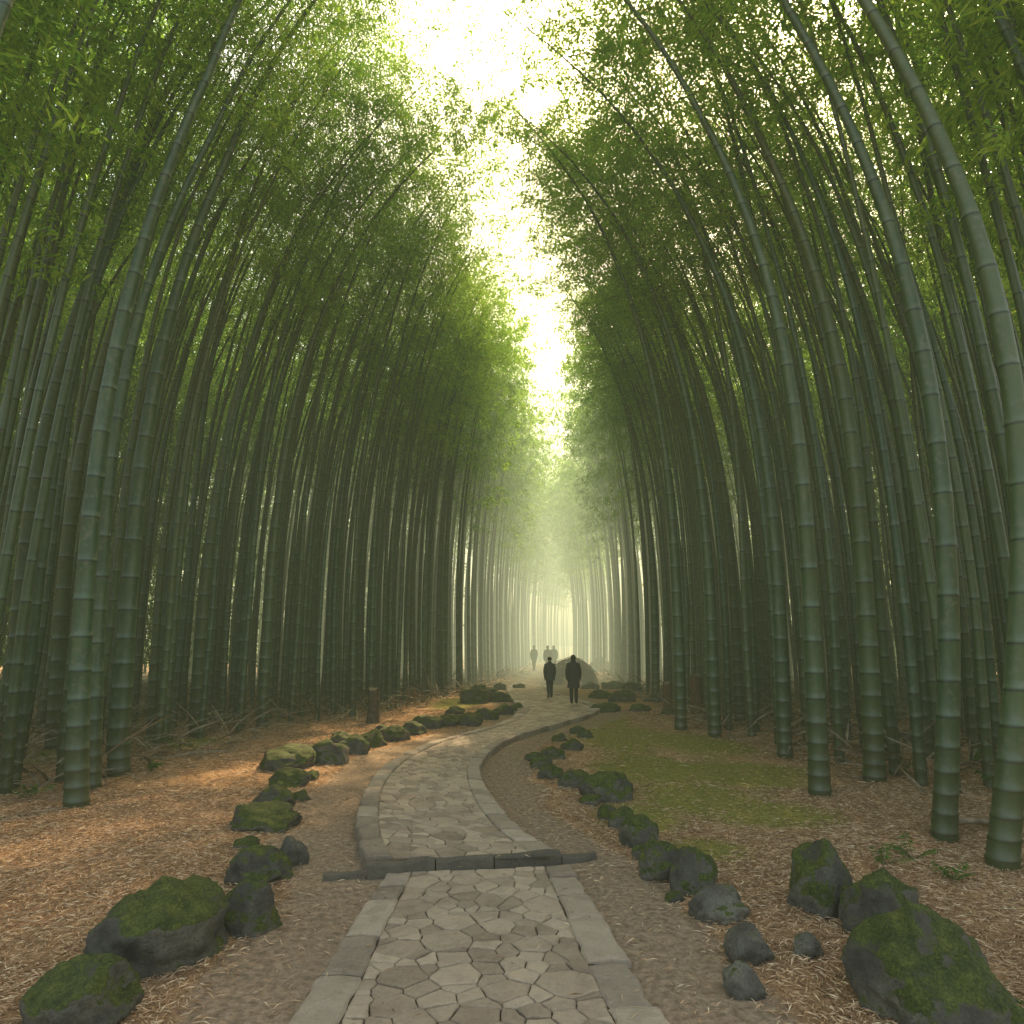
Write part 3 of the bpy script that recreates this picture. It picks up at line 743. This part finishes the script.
# ---------------------------------------------------------------- people
def mat_cloth(name, c):
    return mat_plain(name, tuple(x*.7 for x in c), tuple(x*1.2 for x in c), 14, .9)
M['skin'] = mat_plain('skin', (.32, .19, .13), (.38, .23, .16), 5, .6)
M['shoe'] = mat_plain('shoe', (.015, .013, .012), (.03, .028, .025), 5, .6)
M['hair'] = mat_plain('hair', (.012, .010, .008), (.03, .024, .018), 40, .5)
def person(px, py, Hpx, heading, jacket, trousers, label, stride=.2, armswing=.15, long_coat=False, hair_len=0, seed=0):
    x, y, mpp = G(px, py, RZ+.02); k = min(1.9, max(1.5, Hpx*mpp))/1.75
    v = []; e = []; rd = []
    def av(p, r, par=None):
        v.append(p); rd.append(r)
        if par is not None: e.append((par, len(v)-1))
        return len(v)-1
    pel = av((0, 0, .93), (.15, .12)); wa = av((0, .005, 1.08), (.14, .11), pel); ch = av((0, .0, 1.28), (.17, .13), wa); ub = av((0, -.01, 1.42), (.12, .10), ch)
    nk = av((0, 0, 1.50), (.055, .058), ub); jaw = av((0, .012, 1.575), (.062, .072), nk); hd = av((0, .0, 1.65), (.08, .098), jaw); tp = av((0, -.005, 1.72), (.055, .07), hd)
    av((0, .115, 1.615), (.012, .014), hd)
    for sg in (-1, 1):
        av((sg*.09, 0, 1.635), (.01, .02), hd)
        sw = armswing*sg
        sh = av((sg*.185, 0, 1.41), (.078, .078), ub); el = av((sg*.245, sw*.6-.01, 1.15), (.066, .066), sh); wr = av((sg*.24, sw*1.5+.03, .92), (.046, .046), el); pm = av((sg*.235, sw*1.65+.04, .845), (.024, .038), wr)
        for q in range(4): av((sg*.235+.004*q*sg, sw*1.75+.02+.018*q, .765+.008*abs(q-1.5)), (.008, .008), av((sg*.24, sw*1.7+.02+.017*q, .805), (.009, .009), pm))
        av((sg*.222, sw*1.6+.085, .83), (.009, .009), pm)
        st = stride*sg
        hp = av((sg*.09, 0, .88), (.105, .11), pel); kn = av((sg*.085, st*.45+.03, .49), (.078, .08), hp); an = av((sg*.085, st-.02, .12+.03*(st < 0)), (.058, .06), kn); he = av((sg*.085, st+.02, .05+.02*(st < 0)), (.045, .05), an); av((sg*.095, st+.15, .04), (.04, .035), he)
    me = bpy.data.meshes.new('body'); me.from_pydata(v, e, [])
    tmp = bpy.data.objects.new('tmp', me); COL.objects.link(tmp)
    sk = tmp.modifiers.new('skin', 'SKIN'); tmp.modifiers.new('sub', 'SUBSURF').levels = 1
    for i, sv in enumerate(me.skin_vertices[0].data): sv.radius = rd[i]; sv.use_root = (i == 0)
    dg = bpy.context.evaluated_depsgraph_get(); bme = bpy.data.meshes.new_from_object(tmp.evaluated_get(dg)); bpy.data.objects.remove(tmp)
    bme.materials.clear()
    jm = mat_cloth('jacket_cloth', jacket); tm = mat_cloth('trouser_cloth', trousers)
    for m in (jm, tm, M['skin'], M['shoe']): bme.materials.append(m)
    for p in bme.polygons:
        c = p.center; p.use_smooth = True
        if c.z > 1.49: p.material_index = 2
        elif c.z < .085: p.material_index = 3
        elif abs(c.x) > .19 and c.z < .88: p.material_index = 2
        elif c.z < .9: p.material_index = 1
        else: p.material_index = 0
    root = empty('person', (x, y, RZ+.015), heading, k)
    link('body', bme, root)
    hem = .58 if long_coat else .76; V = []; Fs = []; n = 20
    prof = [(hem, .235, .19), (hem+.12, .22, .18), (1.0, .205, .165), (1.12, .20, .16), (1.28, .21, .17), (1.38, .20, .145), (1.44, .15, .12), (1.49, .10, .105), (1.56, .088, .10)]
    for z, a, b in prof:
        for i in range(n): t = 2*PI*i/n; V.append((math.cos(t)*a*(1+.04*math.sin(5*t+z*9)), math.sin(t)*b*(1+.04*math.cos(4*t+z*7)), z))
    for l in range(len(prof)-1):
        for i in range(n): Fs.append((l*n+i, l*n+(i+1) % n, (l+1)*n+(i+1) % n, (l+1)*n+i))
    link('coat', mesh_py('coat', V, Fs, [jm], True), root)
    V = []; Fs = []; m = 8
    for j in range(m+1):
        f = j/m*(PI*.62)
        for i in range(n):
            t = 2*PI*i/n; fr = max(0, math.sin(t)); zz = math.cos(f)
            dz = zz*.105+fr*.06*(1-zz)-(hair_len*(1-fr) if j == m else 0)
            V.append((math.sin(f)*math.cos(t)*.097, math.sin(f)*math.sin(t)*.112-.008, 1.66+dz))
        if j:
            for i in range(n): Fs.append(((j-1)*n+i, (j-1)*n+(i+1) % n, j*n+(i+1) % n, j*n+i))
    link('hair', mesh_py('hair', V, Fs, [M['hair']], True), root)
    tag(root, label, 'person')
person(550, 698, 39, .15, (.07, .065, .06), (.04, .04, .042), 'person in a dark grey jacket walking away, left of the nearer two', .12, .06)
person(574, 704, 48, -.1, (.045, .043, .042), (.03, .03, .03), 'person in a long black coat, nearest and largest, right of the pair', .08, .05, True, .05)
person(534, 671, 26, .3, (.04, .042, .045), (.03, .03, .03), 'small distant person in dark clothes, leftmost of the walkers', .14, .06)
person(548, 673, 27, -.2, (.05, .05, .045), (.03, .03, .03), 'distant person in dark clothes just right of the leftmost walker', .12, .06)
person(554, 671, 25, .0, (.07, .06, .05), (.03, .03, .03), 'distant person in brownish jacket, rightmost of the far three', .1, .06)

# ---------------------------------------------------------------- mist in the air (homogeneous); its glow is emitted, standing in for scattered light
def mist(name, cx, cy, cz, sx_, sy_, sz_, dens, Lc, label):
    bm = bmesh.new(); bmesh.ops.create_cube(bm, size=1)
    for v in bm.verts: v.co = Vector((v.co.x*sx_+cx, v.co.y*sy_+cy, v.co.z*sz_+cz))
    me = bpy.data.meshes.new(name); bm.to_mesh(me); bm.free(); o = link(name, me)
    m = bpy.data.materials.new('glowing_air'); m.use_nodes = True; nt = m.node_tree; nt.nodes.clear(); out = nt.nodes.new('ShaderNodeOutputMaterial')
    ab = nt.nodes.new('ShaderNodeVolumeAbsorption'); ab.inputs[0].default_value = (0, 0, 0, 1); ab.inputs[1].default_value = dens
    em = nt.nodes.new('ShaderNodeEmission'); em.inputs[0].default_value = (*Lc, 1); em.inputs[1].default_value = dens  # haze brightness put in as emission; it also fills the shade
    ad = nt.nodes.new('ShaderNodeAddShader'); L(nt, ab.outputs[0], ad.inputs[0]); L(nt, em.outputs[0], ad.inputs[1]); L(nt, ad.outputs[0], out.inputs['Volume'])
    me.materials.append(m)
    tag(o, label, 'mist', kind='structure')
mist('mist', 0, 60, 16, 240, 280, 40, .0021, (.70, .76, .42), 'misty air around the whole lane with a pale glow given to it')  # box of self-glowing air enclosing the camera, not the sky itself
mist('distant_glow_mist', 6, 95, 14.2, 120, 130, 29, .017, (.88, .88, .52), 'mist given a bright glow of its own, closing the far end of the lane')  # denser far box, its brightness emitted by the volume

# ---------------------------------------------------------------- light
w = bpy.data.worlds.new('World'); S.world = w; w.use_nodes = True; nt = w.node_tree
sky = nt.nodes.new('ShaderNodeTexSky'); sky.sky_type = 'NISHITA'; sky.sun_disc = False
EL, AZ = math.radians(46), math.radians(18)      # azimuth measured from +Y towards +X
sky.sun_elevation = EL; sky.sun_rotation = AZ; sky.dust_density = 5; sky.air_density = 1.2; sky.ozone_density = .6
bg = nt.nodes['Background']; bg.inputs[1].default_value = .72
L(nt, mixc(nt, 1.0, sky.outputs[0], (1.0, .92, .76), 'MULTIPLY'), bg.inputs[0])
sd_ = bpy.data.lights.new('sun', 'SUN'); sd_.energy = 15; sd_.angle = math.radians(.6); sd_.color = (1, .76, .46)
so = bpy.data.objects.new('sun', sd_); COL.objects.link(so)
dv = Vector((math.sin(AZ)*math.cos(EL), math.cos(AZ)*math.cos(EL), math.sin(EL))); so.rotation_euler = dv.to_track_quat('Z', 'Y').to_euler(); so.location = (0, 0, 40)
S.view_settings.view_transform = 'Standard'; S.view_settings.look = 'None'; S.view_settings.exposure = 0
